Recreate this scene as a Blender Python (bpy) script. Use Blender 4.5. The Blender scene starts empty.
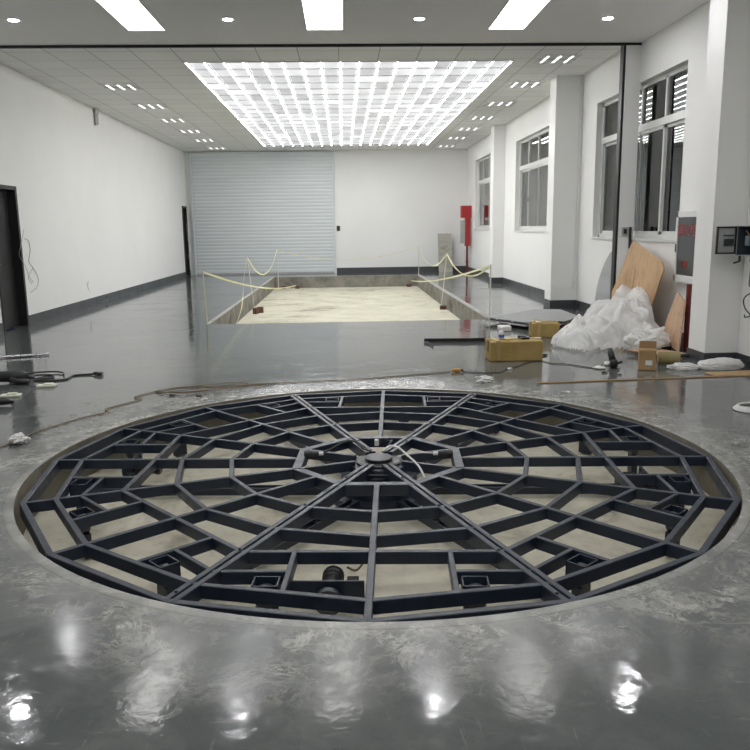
import bpy, bmesh, math, random
from mathutils import Vector, Matrix, noise
random.seed(7)
S = bpy.context.scene
C = S.collection
PI = math.pi
R = math.radians

# ------------------------------------------------------------------ helpers
def link_mesh(name, verts, faces, mat=None, parent=None, smooth=False, mats=None, midx=None):
    me = bpy.data.meshes.new(name)
    me.from_pydata([tuple(v) for v in verts], [], faces)
    bm = bmesh.new(); bm.from_mesh(me)
    bmesh.ops.recalc_face_normals(bm, faces=bm.faces)
    bm.to_mesh(me); bm.free()
    o = bpy.data.objects.new(name, me); C.objects.link(o)
    for m in (mats or ([mat] if mat else [])): me.materials.append(m)
    if midx:
        for p, i in zip(me.polygons, midx): p.material_index = i
    if smooth:
        for p in me.polygons: p.use_smooth = True
    if parent: o.parent = parent
    return o

class MB:
    """collects shapes into one mesh"""
    def __init__(s): s.v = []; s.f = []; s.m = []; s.cur = 0
    def add(s, vs, fs):
        n = len(s.v); s.v += [Vector(v) for v in vs]; s.f += [tuple(i+n for i in f) for f in fs]; s.m += [s.cur]*len(fs)
        return s
    def box(s, a, b, M=None):
        x0,y0,z0 = [min(p,q) for p,q in zip(a,b)]; x1,y1,z1 = [max(p,q) for p,q in zip(a,b)]
        vs = [(x0,y0,z0),(x1,y0,z0),(x1,y1,z0),(x0,y1,z0),(x0,y0,z1),(x1,y0,z1),(x1,y1,z1),(x0,y1,z1)]
        if M: vs = [M @ Vector(v) for v in vs]
        return s.add(vs, [(0,3,2,1),(4,5,6,7),(0,1,5,4),(1,2,6,5),(2,3,7,6),(3,0,4,7)])
    def bbox(s, a, b, c=0.004, M=None):
        """box with chamfered edges"""
        bm = bmesh.new(); bmesh.ops.create_cube(bm, size=1)
        ce = [(p+q)/2 for p,q in zip(a,b)]; sz = [abs(p-q) for p,q in zip(a,b)]
        for v in bm.verts: v.co = Vector([v.co[i]*sz[i]+ce[i] for i in range(3)])
        c = min(c, min(sz)*0.4)
        bmesh.ops.bevel(bm, geom=bm.edges[:], offset=c, segments=2, affect='EDGES', profile=0.6)
        bm.verts.index_update()
        vs = [(M @ v.co) if M else v.co.copy() for v in bm.verts]
        s.add(vs, [tuple(v.index for v in f.verts) for f in bm.faces]); bm.free(); return s
    def ngon(s, pts, z0, z1, M=None):
        n = len(pts)
        vs = [(p[0],p[1],z0) for p in pts]+[(p[0],p[1],z1) for p in pts]
        if M: vs = [M @ Vector(v) for v in vs]
        return s.add(vs, [tuple(reversed(range(n))), tuple(range(n,2*n))]+[(i,(i+1)%n,n+(i+1)%n,n+i) for i in range(n)])
    def tube(s, pts, r, n=8, cap=True):
        pts = [Vector(p) for p in pts]; rings = []
        rr = r if isinstance(r,(list,tuple)) else [r]*len(pts)
        up = None
        for i,p in enumerate(pts):
            t = (pts[min(i+1,len(pts)-1)]-pts[max(i-1,0)]).normalized()
            if up is None:
                up = Vector((0,0,1)) if abs(t.z)<.9 else Vector((1,0,0))
            a = t.cross(up); 
            if a.length<1e-5: a = t.orthogonal()
            a.normalize(); b = a.cross(t).normalized(); up = b
            rings.append([p+a*math.cos(2*PI*k/n)*rr[i]+b*math.sin(2*PI*k/n)*rr[i] for k in range(n)])
        vs = [v for r_ in rings for v in r_]; fs = []
        for i in range(len(pts)-1):
            for k in range(n): fs.append((i*n+k, i*n+(k+1)%n, (i+1)*n+(k+1)%n, (i+1)*n+k))
        if cap: fs += [tuple(range(n))[::-1], tuple(range((len(pts)-1)*n, len(pts)*n))]
        return s.add(vs, fs)
    def cyl(s, p, q, r, n=24): return s.tube([p,q], r, n)
    def lathe(s, prof, M=None, n=28):
        """prof: list of (r,z) around local z"""
        vs = []; fs = []
        for r,z in prof:
            for k in range(n): vs.append(Vector((r*math.cos(2*PI*k/n), r*math.sin(2*PI*k/n), z)))
        for i in range(len(prof)-1):
            for k in range(n): fs.append((i*n+k, i*n+(k+1)%n, (i+1)*n+(k+1)%n, (i+1)*n+k))
        fs += [tuple(range(n))[::-1], tuple(range((len(prof)-1)*n, len(prof)*n))]
        if M: vs = [M @ v for v in vs]
        return s.add(vs, fs)
    def beam(s, p, q, w, ztop, h, e0=0, e1=0, c=0.003):
        """horizontal bar with chamfered rectangular section from p to q (2d points)"""
        p = Vector((p[0],p[1])); q = Vector((q[0],q[1])); d = (q-p).normalized(); m = Vector((-d.y,d.x))
        p = p-d*e0; q = q+d*e1; hw = w/2
        sec = [(-hw+c,ztop),(hw-c,ztop),(hw,ztop-c),(hw,ztop-h+c),(hw-c,ztop-h),(-hw+c,ztop-h),(-hw,ztop-h+c),(-hw,ztop-c)]
        vs = []
        for b in (p,q):
            for o_,z in sec: v = b+m*o_; vs.append((v.x,v.y,z))
        return s.add(vs, [tuple(range(8))[::-1], tuple(range(8,16))]+[(i,(i+1)%8,8+(i+1)%8,8+i) for i in range(8)])
    def build(s, name, mat=None, parent=None, smooth=False, mats=None):
        return link_mesh(name, s.v, s.f, mat, parent, smooth, mats, s.m if mats else None)

def tag(o, label=None, cat=None, group=None, kind=None):
    if label: o['label'] = label
    if cat: o['category'] = cat
    if group: o['group'] = group
    if kind: o['kind'] = kind
    return o
def empty(name, loc=(0,0,0), rz=0, label=None, cat=None, group=None):
    o = bpy.data.objects.new(name, None); C.objects.link(o); o.location = loc; o.rotation_euler = (0,0,rz)
    o.empty_display_size = .1
    return tag(o, label, cat, group)
def struct(o): o['kind'] = 'structure'; return o
def copy_tree(o, parent=None):
    c = o.copy(); C.objects.link(c)
    if parent: c.parent = parent
    for ch in [x for x in bpy.data.objects if x.parent == o]: copy_tree(ch, c)
    return c
def spline(ctrl, n=8):
    """Catmull-Rom through control points"""
    P = [Vector(c) for c in ctrl]; P = [P[0]*2-P[1]]+P+[P[-1]*2-P[-2]]; out = []
    for i in range(1, len(P)-2):
        for k in range(n):
            t = k/n; a,b,c,d = P[i-1],P[i],P[i+1],P[i+2]
            out.append(.5*((2*b)+(c-a)*t+(2*a-5*b+4*c-d)*t*t+(3*b-a-3*c+d)*t**3))
    out.append(P[-2]); return out

# ------------------------------------------------------------------ materials
def mat(name, col=(.5,.5,.5), rough=.5, metal=0, spec=.5, emit=None, es=0):
    m = bpy.data.materials.new(name); m.use_nodes = True
    b = m.node_tree.nodes['Principled BSDF']
    b.inputs['Base Color'].default_value = (*col,1); b.inputs['Roughness'].default_value = rough
    b.inputs['Metallic'].default_value = metal; b.inputs['Specular IOR Level'].default_value = spec
    if emit: b.inputs['Emission Color'].default_value = (*emit,1); b.inputs['Emission Strength'].default_value = es
    return m
class NT:
    def __init__(s, m): s.t = m.node_tree; s.b = s.t.nodes['Principled BSDF']; s.co = s.n('ShaderNodeTexCoord').outputs['Object']
    def n(s, ty, **kw):
        n = s.t.nodes.new(ty)
        for k,v in kw.items():
            if k in n.inputs: n.inputs[k].default_value = v
            else: setattr(n, k, v)
        return n
    def l(s, a, b): s.t.links.new(a, b)
    def noise(s, scale, detail=4, rough=.5, dist=0, vec=None, sc=None):
        n = s.n('ShaderNodeTexNoise'); n.inputs['Scale'].default_value = scale; n.inputs['Detail'].default_value = detail
        n.inputs['Roughness'].default_value = rough; n.inputs['Distortion'].default_value = dist
        v = vec or s.co
        if sc:
            mp = s.n('ShaderNodeMapping'); mp.inputs['Scale'].default_value = sc; s.l(v, mp.inputs['Vector']); v = mp.outputs[0]
        s.l(v, n.inputs['Vector']); return n.outputs['Fac']
    def ramp(s, fac, stops):
        r = s.n('ShaderNodeValToRGB'); e = r.color_ramp.elements
        while len(e) < len(stops): e.new(.5)
        for el,(p,c) in zip(e, stops): el.position = p; el.color = (*c,1) if len(c)==3 else c
        s.l(fac, r.inputs[0]); return r.outputs[0]
    def mapr(s, fac, a, b, c, d):
        n = s.n('ShaderNodeMapRange'); n.inputs[1].default_value = a; n.inputs[2].default_value = b
        n.inputs[3].default_value = c; n.inputs[4].default_value = d; s.l(fac, n.inputs[0]); return n.outputs[0]
    def mix(s, fac, a, b, mode='MIX'):
        n = s.n('ShaderNodeMix'); n.data_type = 'RGBA'; n.blend_type = mode
        for sock,v in ((n.inputs[0],fac),(n.inputs[6],a),(n.inputs[7],b)):
            if hasattr(v,'links') or hasattr(v,'is_output'): s.l(v, sock)
            else: sock.default_value = v if isinstance(v,(int,float)) else (*v,1)
        return n.outputs[2]
    def math(s, op, a, b=0.0, c=0.0, clamp=False):
        n = s.n('ShaderNodeMath'); n.operation = op; n.use_clamp = clamp
        for i,v in enumerate((a,b,c)):
            if hasattr(v,'is_output'): s.l(v, n.inputs[i])
            else: n.inputs[i].default_value = v
        return n.outputs[0]
    def bump(s, h, st=.2, dist=.01):
        n = s.n('ShaderNodeBump'); n.inputs['Strength'].default_value = st; n.inputs['Distance'].default_value = dist
        s.l(h, n.inputs['Height']); s.l(n.outputs[0], s.b.inputs['Normal']); return n
    def sep(s):
        n = s.n('ShaderNodeSeparateXYZ'); s.l(s.co, n.inputs[0]); return n.outputs

def var_mat(name, c1, c2, scale=6, rough=.6, rvar=.1, bump=.1, metal=0, detail=5, sc=None, spec=.5):
    m = mat(name, c1, rough, metal, spec); t = NT(m)
    f = t.noise(scale, detail, .6, 0, None, sc)
    t.l(t.ramp(f, [(.3,c1),(.7,c2)]), t.b.inputs['Base Color'])
    t.l(t.mapr(f, .3, .7, max(0,rough-rvar), min(1,rough+rvar)), t.b.inputs['Roughness'])
    if bump: t.bump(t.noise(scale*6, 3), bump, .004)
    return m

WALL = var_mat('white_wall_paint', (.80,.80,.785), (.84,.84,.825), .7, .7, .05, .04, spec=.3)
CEIL = var_mat('gypsum_ceiling_paint', (.78,.77,.755), (.81,.80,.785), .5, .8, .05, .02, spec=.2)
BASE = var_mat('grey_base_paint', (.045,.05,.055), (.06,.064,.07), 3, .35, .1, .03)
STEEL = var_mat('navy_black_painted_steel', (.007,.013,.026), (.014,.023,.042), 14, .42, .1, .12, spec=.6)
STEEL2 = var_mat('bare_scuffed_steel', (.05,.055,.06), (.10,.105,.11), 20, .4, .1, .1, .6)
BLACK = var_mat('black_plastic', (.012,.012,.013), (.02,.02,.021), 20, .4, .1, .05)
DOORM = var_mat('dark_door_paint', (.018,.018,.019), (.022,.022,.023), 2, .42, .04, 0, spec=.3)
PVC = var_mat('white_window_frame', (.62,.63,.61), (.68,.69,.67), 5, .35, .08, .02)
WHITE = var_mat('white_enamel', (.7,.7,.69), (.76,.76,.75), 5, .4, .05, .02)
RED = var_mat('red_enamel', (.33,.018,.022), (.40,.028,.03), 8, .35, .08, .03)
DRED = var_mat('dark_red_pipe_paint', (.12,.012,.014), (.17,.02,.02), 12, .45, .1, .05)
GREYM = var_mat('grey_metal_paint', (.33,.34,.34), (.40,.41,.40), 6, .4, .08, .03)
ALU = var_mat('aluminium', (.45,.45,.46), (.55,.55,.56), 20, .3, .08, .03, .9)
CABLE_O = var_mat('brown_orange_cable', (.16,.105,.05), (.22,.145,.07), 20, .5, .1, 0)
TAPE = var_mat('pale_yellow_tape', (.68,.66,.36), (.78,.75,.48), 9, .5, .1, 0)
STICK = var_mat('pale_stick', (.55,.54,.46), (.65,.63,.55), 9, .6, .1, 0)
BRICK = var_mat('brick_red_clay', (.09,.045,.035), (.15,.07,.05), 12, .85, .05, .4)
GLOW = mat('lamp_diffuser', (.9,.9,.9), .5, emit=(1,.99,.965), es=5)
DGLOW = mat('downlight_glow', (.9,.9,.9), .5, emit=(.98,.97,1), es=230)
TUBE = mat('lamp_tube_glow', (.9,.9,.9), .5, emit=(1,.995,1), es=24)
GRGLOW = mat('grille_tube_glow', (.9,.9,.9), .5, emit=(1,1,1), es=2)

def floor_mat():
    m = mat('grey_epoxy_floor', (.12,.125,.13), .2, spec=.5); t = NT(m)
    s = t.sep()
    n1 = t.noise(.55, 6, .62, .6, sc=(1,.7,1)); n2 = t.noise(3.2, 6, .65, 1.0); n3 = t.noise(26, 4, .6)
    base = t.ramp(n1, [(.3,(.078,.088,.089)),(.5,(.102,.112,.111)),(.72,(.138,.145,.140))])
    c = t.mix(t.mapr(n2,.42,.7,0,.45), base, (.19,.192,.185))
    c = t.mix(t.mapr(n3,.5,.75,0,.4), c, (.075,.078,.078))
    # grinding dust and filler smeared in a ring round the turntable pit
    cx,cy = PC
    dx = t.math('SUBTRACT', s[0], cx); dy = t.math('SUBTRACT', s[1], cy)
    r = t.math('SQRT', t.math('ADD', t.math('MULTIPLY',dx,dx), t.math('MULTIPLY',dy,dy)))
    d = t.math('SUBTRACT', r, PR)
    wob = t.math('MULTIPLY', t.math('SUBTRACT', t.noise(1.3,5,.65), .5), 1.1)
    dd = t.math('ADD', d, wob)
    band = t.mapr(dd, .16, .60, 1, 0)
    fib = t.noise(4.8, 9, .76, .9)
    fib2 = t.noise(2.3, 8, .74, 1.1)
    patch = t.math('MAXIMUM', t.mapr(t.math('ABSOLUTE', t.math('SUBTRACT', fib, .5)), .006, .04, 1, 0), t.mapr(t.math('ABSOLUTE', t.math('SUBTRACT', fib2, .52)), .006, .035, 1, 0))
    skin = t.mapr(t.noise(2.6, 7, .7, .8), .44, .60, .06, .9)
    f = t.math('MULTIPLY', t.math('MULTIPLY', band, patch), skin, clamp=True)
    edge = t.math('MULTIPLY', t.mapr(d, .03, .085, .55, 0), t.mapr(t.noise(5,5,.6),.35,.6,.35,1))
    f2 = t.math('MAXIMUM', t.math('MULTIPLY',f,.95), edge)
    veil = t.mapr(dd, .1, .75, .5, 0)
    c = t.mix(t.math('MULTIPLY',veil,.42), c, t.ramp(t.noise(7,6,.7,1), [(.35,(.13,.135,.13)),(.65,(.27,.265,.245))]))
    c = t.mix(f2, c, (.50,.49,.45))
    scr = t.noise(6,5,.7,.3,sc=(1,6,1)); scr2 = t.noise(5,5,.7,.3,sc=(7,1,1))
    c = t.mix(t.mapr(t.math('MAXIMUM',scr,scr2),.62,.70,0,.45), c, (.24,.245,.235))
    bl = t.noise(1.5,3,.5,.2)
    c = t.mix(t.mapr(bl,.50,.66,0,.35), c, (.075,.088,.088))
    # thin saw cut round the rim
    cut = t.math('MULTIPLY', t.mapr(t.math('ABSOLUTE', t.math('SUBTRACT', d, .055)), .002, .006, 1, 0), .6)
    c = t.mix(cut, c, (.06,.06,.055))
    t.l(c, t.b.inputs['Base Color'])
    rough = t.math('ADD', t.mapr(t.noise(1.1,6,.7,.8), .35, .7, .025, .06), t.mapr(t.noise(.9,7,.72,1.2,sc=(.6,1.6,1)), .5, .66, 0, .12))
    rough = t.math('ADD', rough, t.math('MULTIPLY', t.math('MAXIMUM',f2,veil), .38))
    near = t.math('MULTIPLY', t.mapr(t.noise(9,5,.6),.5,.7,0,1), .10)
    rough = t.math('ADD', rough, near, clamp=True)
    t.l(rough, t.b.inputs['Roughness'])
    h = t.math('ADD', t.math('MULTIPLY', t.noise(3.2,3,.55,.4), .8), t.math('MULTIPLY', t.noise(15,4,.6,1.6), .15))
    t.bump(h, .13, .02)
    return m
PC = (0.20, 4.97); PR = 2.21
FLOOR = floor_mat()

def concrete(name, c1, c2, c3, scale):
    m = mat(name, c1, .85, spec=.2); t = NT(m)
    n1 = t.noise(scale,7,.68,.4); n2 = t.noise(scale*5,5,.6)
    c = t.ramp(n1, [(.28,c3),(.45,c1),(.7,c2)])
    c = t.mix(t.mapr(n2,.55,.75,0,.35), c, c3)
    t.l(c, t.b.inputs['Base Color']); t.bump(t.noise(scale*9,5), .3, .01)
    return m
PITF = concrete('dusty_pit_concrete', (.56,.53,.43), (.72,.685,.57), (.27,.25,.19), 2.2)
PITW = concrete('pit_wall_concrete', (.20,.185,.145), (.27,.25,.20), (.11,.10,.08), 3)
SAND = concrete('pale_screed', (.46,.445,.35), (.56,.545,.44), (.20,.185,.13), 1.3)
KERB = concrete('raw_kerb_concrete', (.20,.19,.165), (.30,.285,.25), (.09,.085,.075), 2.2)

def tile_mat():
    m = mat('ceiling_tile', (.6,.6,.58), .8, spec=.2); t = NT(m)
    b = t.n('ShaderNodeTexBrick'); b.offset = 0
    b.inputs['Color1'].default_value = (.78,.78,.765,1); b.inputs['Color2'].default_value = (.83,.83,.815,1)
    b.inputs['Mortar'].default_value = (.45,.45,.44,1); b.inputs['Scale'].default_value = 1
    b.inputs['Mortar Size'].default_value = .008; b.inputs['Brick Width'].default_value = .6; b.inputs['Row Height'].default_value = .6
    t.l(t.co, b.inputs['Vector']); t.l(b.outputs['Color'], t.b.inputs['Base Color'])
    t.bump(t.noise(60,2), .15, .003); return m
TILE = tile_mat()

def panel_glow():
    # translucent sheets of the light ceiling: each sheet passes a little more or less of the lamps above it
    m = mat('light_ceiling_sheet', (.22,.22,.23), .4, spec=.3); t = NT(m)
    at = t.n('ShaderNodeAttribute'); at.attribute_name = 'lit'; at.attribute_type = 'GEOMETRY'
    n = t.noise(1.6,3)
    st = t.math('MULTIPLY', at.outputs['Fac'], t.mapr(n,.3,.7,.85,1.15))
    t.b.inputs['Emission Color'].default_value = (.97,.98,1,1); t.l(st, t.b.inputs['Emission Strength'])
    return m
SHEET = panel_glow()

def glass_mat():
    m = mat('dark_window_glass', (.10,.115,.11), .03, spec=.6); t = NT(m)
    t.b.inputs['Transmission Weight'].default_value = .0
    tr = t.n('ShaderNodeBsdfTransparent'); tr.inputs[0].default_value = (.72,.80,.76,1)
    gl = t.n('ShaderNodeBsdfGlossy'); gl.inputs['Roughness'].default_value = .02; gl.inputs['Color'].default_value = (1,1,1,1)
    fr = t.n('ShaderNodeFresnel'); fr.inputs['IOR'].default_value = 1.6
    mx = t.n('ShaderNodeMixShader'); t.l(t.math('MULTIPLY', fr.outputs[0], 1.3, clamp=True), mx.inputs[0]); t.l(tr.outputs[0], mx.inputs[1]); t.l(gl.outputs[0], mx.inputs[2])
    t.l(mx.outputs[0], t.t.nodes['Material Output'].inputs['Surface']); return m
GLASS = glass_mat()

def film_mat():
    m = mat('crumpled_plastic_film', (.78,.78,.77), .22, spec=.7); t = NT(m)
    t.l(t.ramp(t.noise(3,4), [(.3,(.86,.86,.85)),(.7,(.95,.95,.94))]), t.b.inputs['Base Color'])
    tr = t.n('ShaderNodeBsdfTransparent'); tl = t.n('ShaderNodeBsdfTranslucent'); tl.inputs[0].default_value = (.95,.95,.94,1)
    a = t.n('ShaderNodeMixShader'); a.inputs[0].default_value = .35; t.l(t.b.outputs[0], a.inputs[1]); t.l(tl.outputs[0], a.inputs[2])
    c = t.n('ShaderNodeMixShader'); t.l(t.mapr(t.noise(2.3,3),.4,.65,.02,.25), c.inputs[0]); t.l(a.outputs[0], c.inputs[1]); t.l(tr.outputs[0], c.inputs[2])
    t.l(c.outputs[0], t.t.nodes['Material Output'].inputs['Surface'])
    t.bump(t.noise(24,6,.7,2), .35, .02); return m
FILM = film_mat()

def ply_mat(name, c1, c2, sc=(1.2,9,1.2)):
    m = mat(name, c1, .6, spec=.3); t = NT(m)
    g = t.noise(2.5,6,.65,1.5,sc=sc); b = t.noise(2.2,4)
    c = t.ramp(g, [(.3,c1),(.5,c2),(.7,tuple(x*.7 for x in c1))])
    c = t.mix(t.mapr(b,.5,.7,0,.5), c, tuple(x*.62 for x in c1))
    t.l(c, t.b.inputs['Base Color']); t.bump(g,.1,.003); return m
PLY = ply_mat('film_faced_plywood', (.50,.31,.16), (.60,.40,.23))
PLY2 = ply_mat('pale_plywood', (.52,.33,.21), (.58,.40,.27))
GREYPLY = ply_mat('grey_board', (.36,.36,.31), (.42,.41,.36))
def carton_mat(name, c1, c2):
    m = mat(name, c1, .65, spec=.25); t = NT(m)
    c = t.ramp(t.noise(4,5,.6), [(.3,c1),(.7,c2)]); t.l(c, t.b.inputs['Base Color'])
    t.bump(t.noise(9,4), .25, .01); return m
CARTON = carton_mat('taped_brown_carton', (.33,.23,.075), (.43,.31,.12))
CARTON2 = carton_mat('plain_brown_carton', (.36,.23,.11), (.42,.28,.15))
CTAPE = var_mat('glossy_packing_tape', (.37,.27,.10), (.44,.33,.14), 8, .22, .06, .05)
FOIL = var_mat('crumpled_white_bag', (.62,.62,.60), (.78,.78,.75), 8, .35, .1, .3)

def checker_mat(name,pitch,lo,hi):
    m = mat(name, (.42,.43,.43), .6, 0, .3); t = NT(m)
    def bars(rot):
        mp = t.n('ShaderNodeMapping'); mp.inputs['Rotation'].default_value = (0,0,rot); t.l(t.co, mp.inputs[0])
        sp = t.n('ShaderNodeSeparateXYZ'); t.l(mp.outputs[0], sp.inputs[0])
        a = t.math('SINE', t.math('MULTIPLY', sp.outputs[0], 2*PI/pitch)); b = t.math('SINE', t.math('MULTIPLY', sp.outputs[1], 2*PI/pitch))
        return t.mapr(t.math('MULTIPLY', t.math('ABSOLUTE',a), t.math('POWER', t.math('ABSOLUTE',b), 6.0)), .3, .6, 0, 1)
    h = t.math('MAXIMUM', bars(PI/4), 0)
    t.l(t.mix(h, lo, hi), t.b.inputs['Base Color']); t.bump(h, .4, .004); return m
CHECK = checker_mat('checkered_floor_plate',.17,(.20,.205,.21),(.85,.85,.84)); CHECK2 = checker_mat('fine_checkered_plate',.07,(.36,.37,.37),(.52,.52,.52))  # lighter bars put the reflections of the raised pattern into the colour
def shutter_mat():
    m = mat('pale_blue_grey_shutter', (.40,.45,.49), .5, .0, .3); t = NT(m)
    t.l(t.ramp(t.noise(.6,4,.6,0,sc=(1,1,3)), [(.3,(.62,.66,.68)),(.7,(.66,.70,.71))]), t.b.inputs['Base Color']); return m
SHUT = shutter_mat()

# ------------------------------------------------------------------ camera (fitted)
def make_camera():
    f, pitch, roll, yaw = 773.545, 0.188102, -0.013570, 0.038870
    cp, sp = math.cos(pitch), math.sin(pitch)
    F = Vector((math.sin(yaw)*cp, math.cos(yaw)*cp, -sp)); Rr = Vector((math.cos(yaw), -math.sin(yaw), 0)); U = Rr.cross(F)
    c, s = math.cos(roll), math.sin(roll)
    R2 = c*Rr+s*U; U2 = -s*Rr+c*U
    M = Matrix(((R2.x,U2.x,-F.x,0),(R2.y,U2.y,-F.y,0),(R2.z,U2.z,-F.z,1.5),(0,0,0,1)))
    cd = bpy.data.cameras.new('camera'); cd.sensor_width = 36; cd.sensor_height = 36; cd.lens = f/750*36; cd.clip_end = 100; cd.clip_start = .05
    o = bpy.data.objects.new('camera', cd); o.matrix_world = M; C.objects.link(o); S.camera = o
make_camera()

# ------------------------------------------------------------------ room
XL, XR, YB, YF = -5.18, 4.25, 26.7, -6.5
ZC, ZR = 4.0, 4.05
PX0, PX1, PY0, PY1, PD = -2.18, 2.36, 12.55, 24.9, .36      # rectangular pit
TD = .28                                                     # turntable pit depth
SLOT0, SLOT1 = 11.36, 11.48

def build_floor():
    n = 128
    circ = [(PC[0]+PR*math.cos(2*PI*k/n), PC[1]+PR*math.sin(2*PI*k/n)) for k in range(n)]
    bm = bmesh.new()
    def loop(pts):
        vs = [bm.verts.new((x,y,0)) for x,y in pts]; return [bm.edges.new((vs[i],vs[(i+1)%len(vs)])) for i in range(len(vs))]
    e = loop([(XL,YF),(XR,YF),(XR,PY0-.8),(XL,PY0-.8)]) + loop(circ)
    bmesh.ops.triangle_fill(bm, edges=e, use_beauty=True)
    def quad(a,b,c,d): bm.faces.new([bm.verts.new((x,y,0)) for x,y in ((a,b),(c,b),(c,d),(a,d))])
    y0 = PY0-.8
    quad(XL,y0,XR,PY0); quad(XL,PY0,PX0,PY1); quad(PX1,PY0,XR,PY1); quad(XL,PY1,XR,YB)
    bmesh.ops.recalc_face_normals(bm, faces=bm.faces)
    for f in bm.faces:
        if f.normal.z < 0: f.normal_flip()
    me = bpy.data.meshes.new('floor'); bm.to_mesh(me); bm.free(); me.materials.append(FLOOR)
    o = bpy.data.objects.new('floor', me); C.objects.link(o); struct(o)
    # round pit: lining and bottom
    vs = []; fs = []
    for z,r in ((0,PR),(-.012,PR+.0),(-TD,PR)):
        vs += [(PC[0]+r*math.cos(2*PI*k/n), PC[1]+r*math.sin(2*PI*k/n), z) for k in range(n)]
    for i in range(2):
        for k in range(n): fs.append((i*n+k, i*n+(k+1)%n, (i+1)*n+(k+1)%n, (i+1)*n+k))
    struct(link_mesh('trim_1', vs, fs, PITW))
    struct(link_mesh('floor_pit', [(PC[0]+(PR+.02)*math.cos(2*PI*k/n), PC[1]+(PR+.02)*math.sin(2*PI*k/n), -TD) for k in range(n)], [tuple(range(n))], PITF))
    # rectangular pit: kerb walls with a thin raw lip, bottom
    m = MB(); t = .12
    m.box((PX0-t,PY0-t,-PD-.1),(PX0,PY1+t,-.004)); m.box((PX1,PY0-t,-PD-.1),(PX1+t,PY1+t,-.004))
    m.box((PX0,PY0-t,-PD-.1),(PX1,PY0,-.004)); m.box((PX0,PY1,-PD-.1),(PX1,PY1+t,-.004))
    struct(m.build('trim_2', KERB))
    lip = MB()
    lip.box((PX0-.07,PY0,-.003),(PX0+.004,PY1,.004)); lip.box((PX1-.004,PY0,-.003),(PX1+.10,PY1,.004)); lip.box((PX0,PY1-.004,-.003),(PX1,PY1+.05,.004))
    struct(lip.build('trim_3', concrete('kerb_lip',(.33,.325,.30),(.42,.41,.38),(.2,.195,.18),4)))
    struct(MB().box((PX0,PY0,-PD-.1),(PX1,PY1,-PD)).build('floor_back_pit', SAND))
build_floor()

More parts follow.
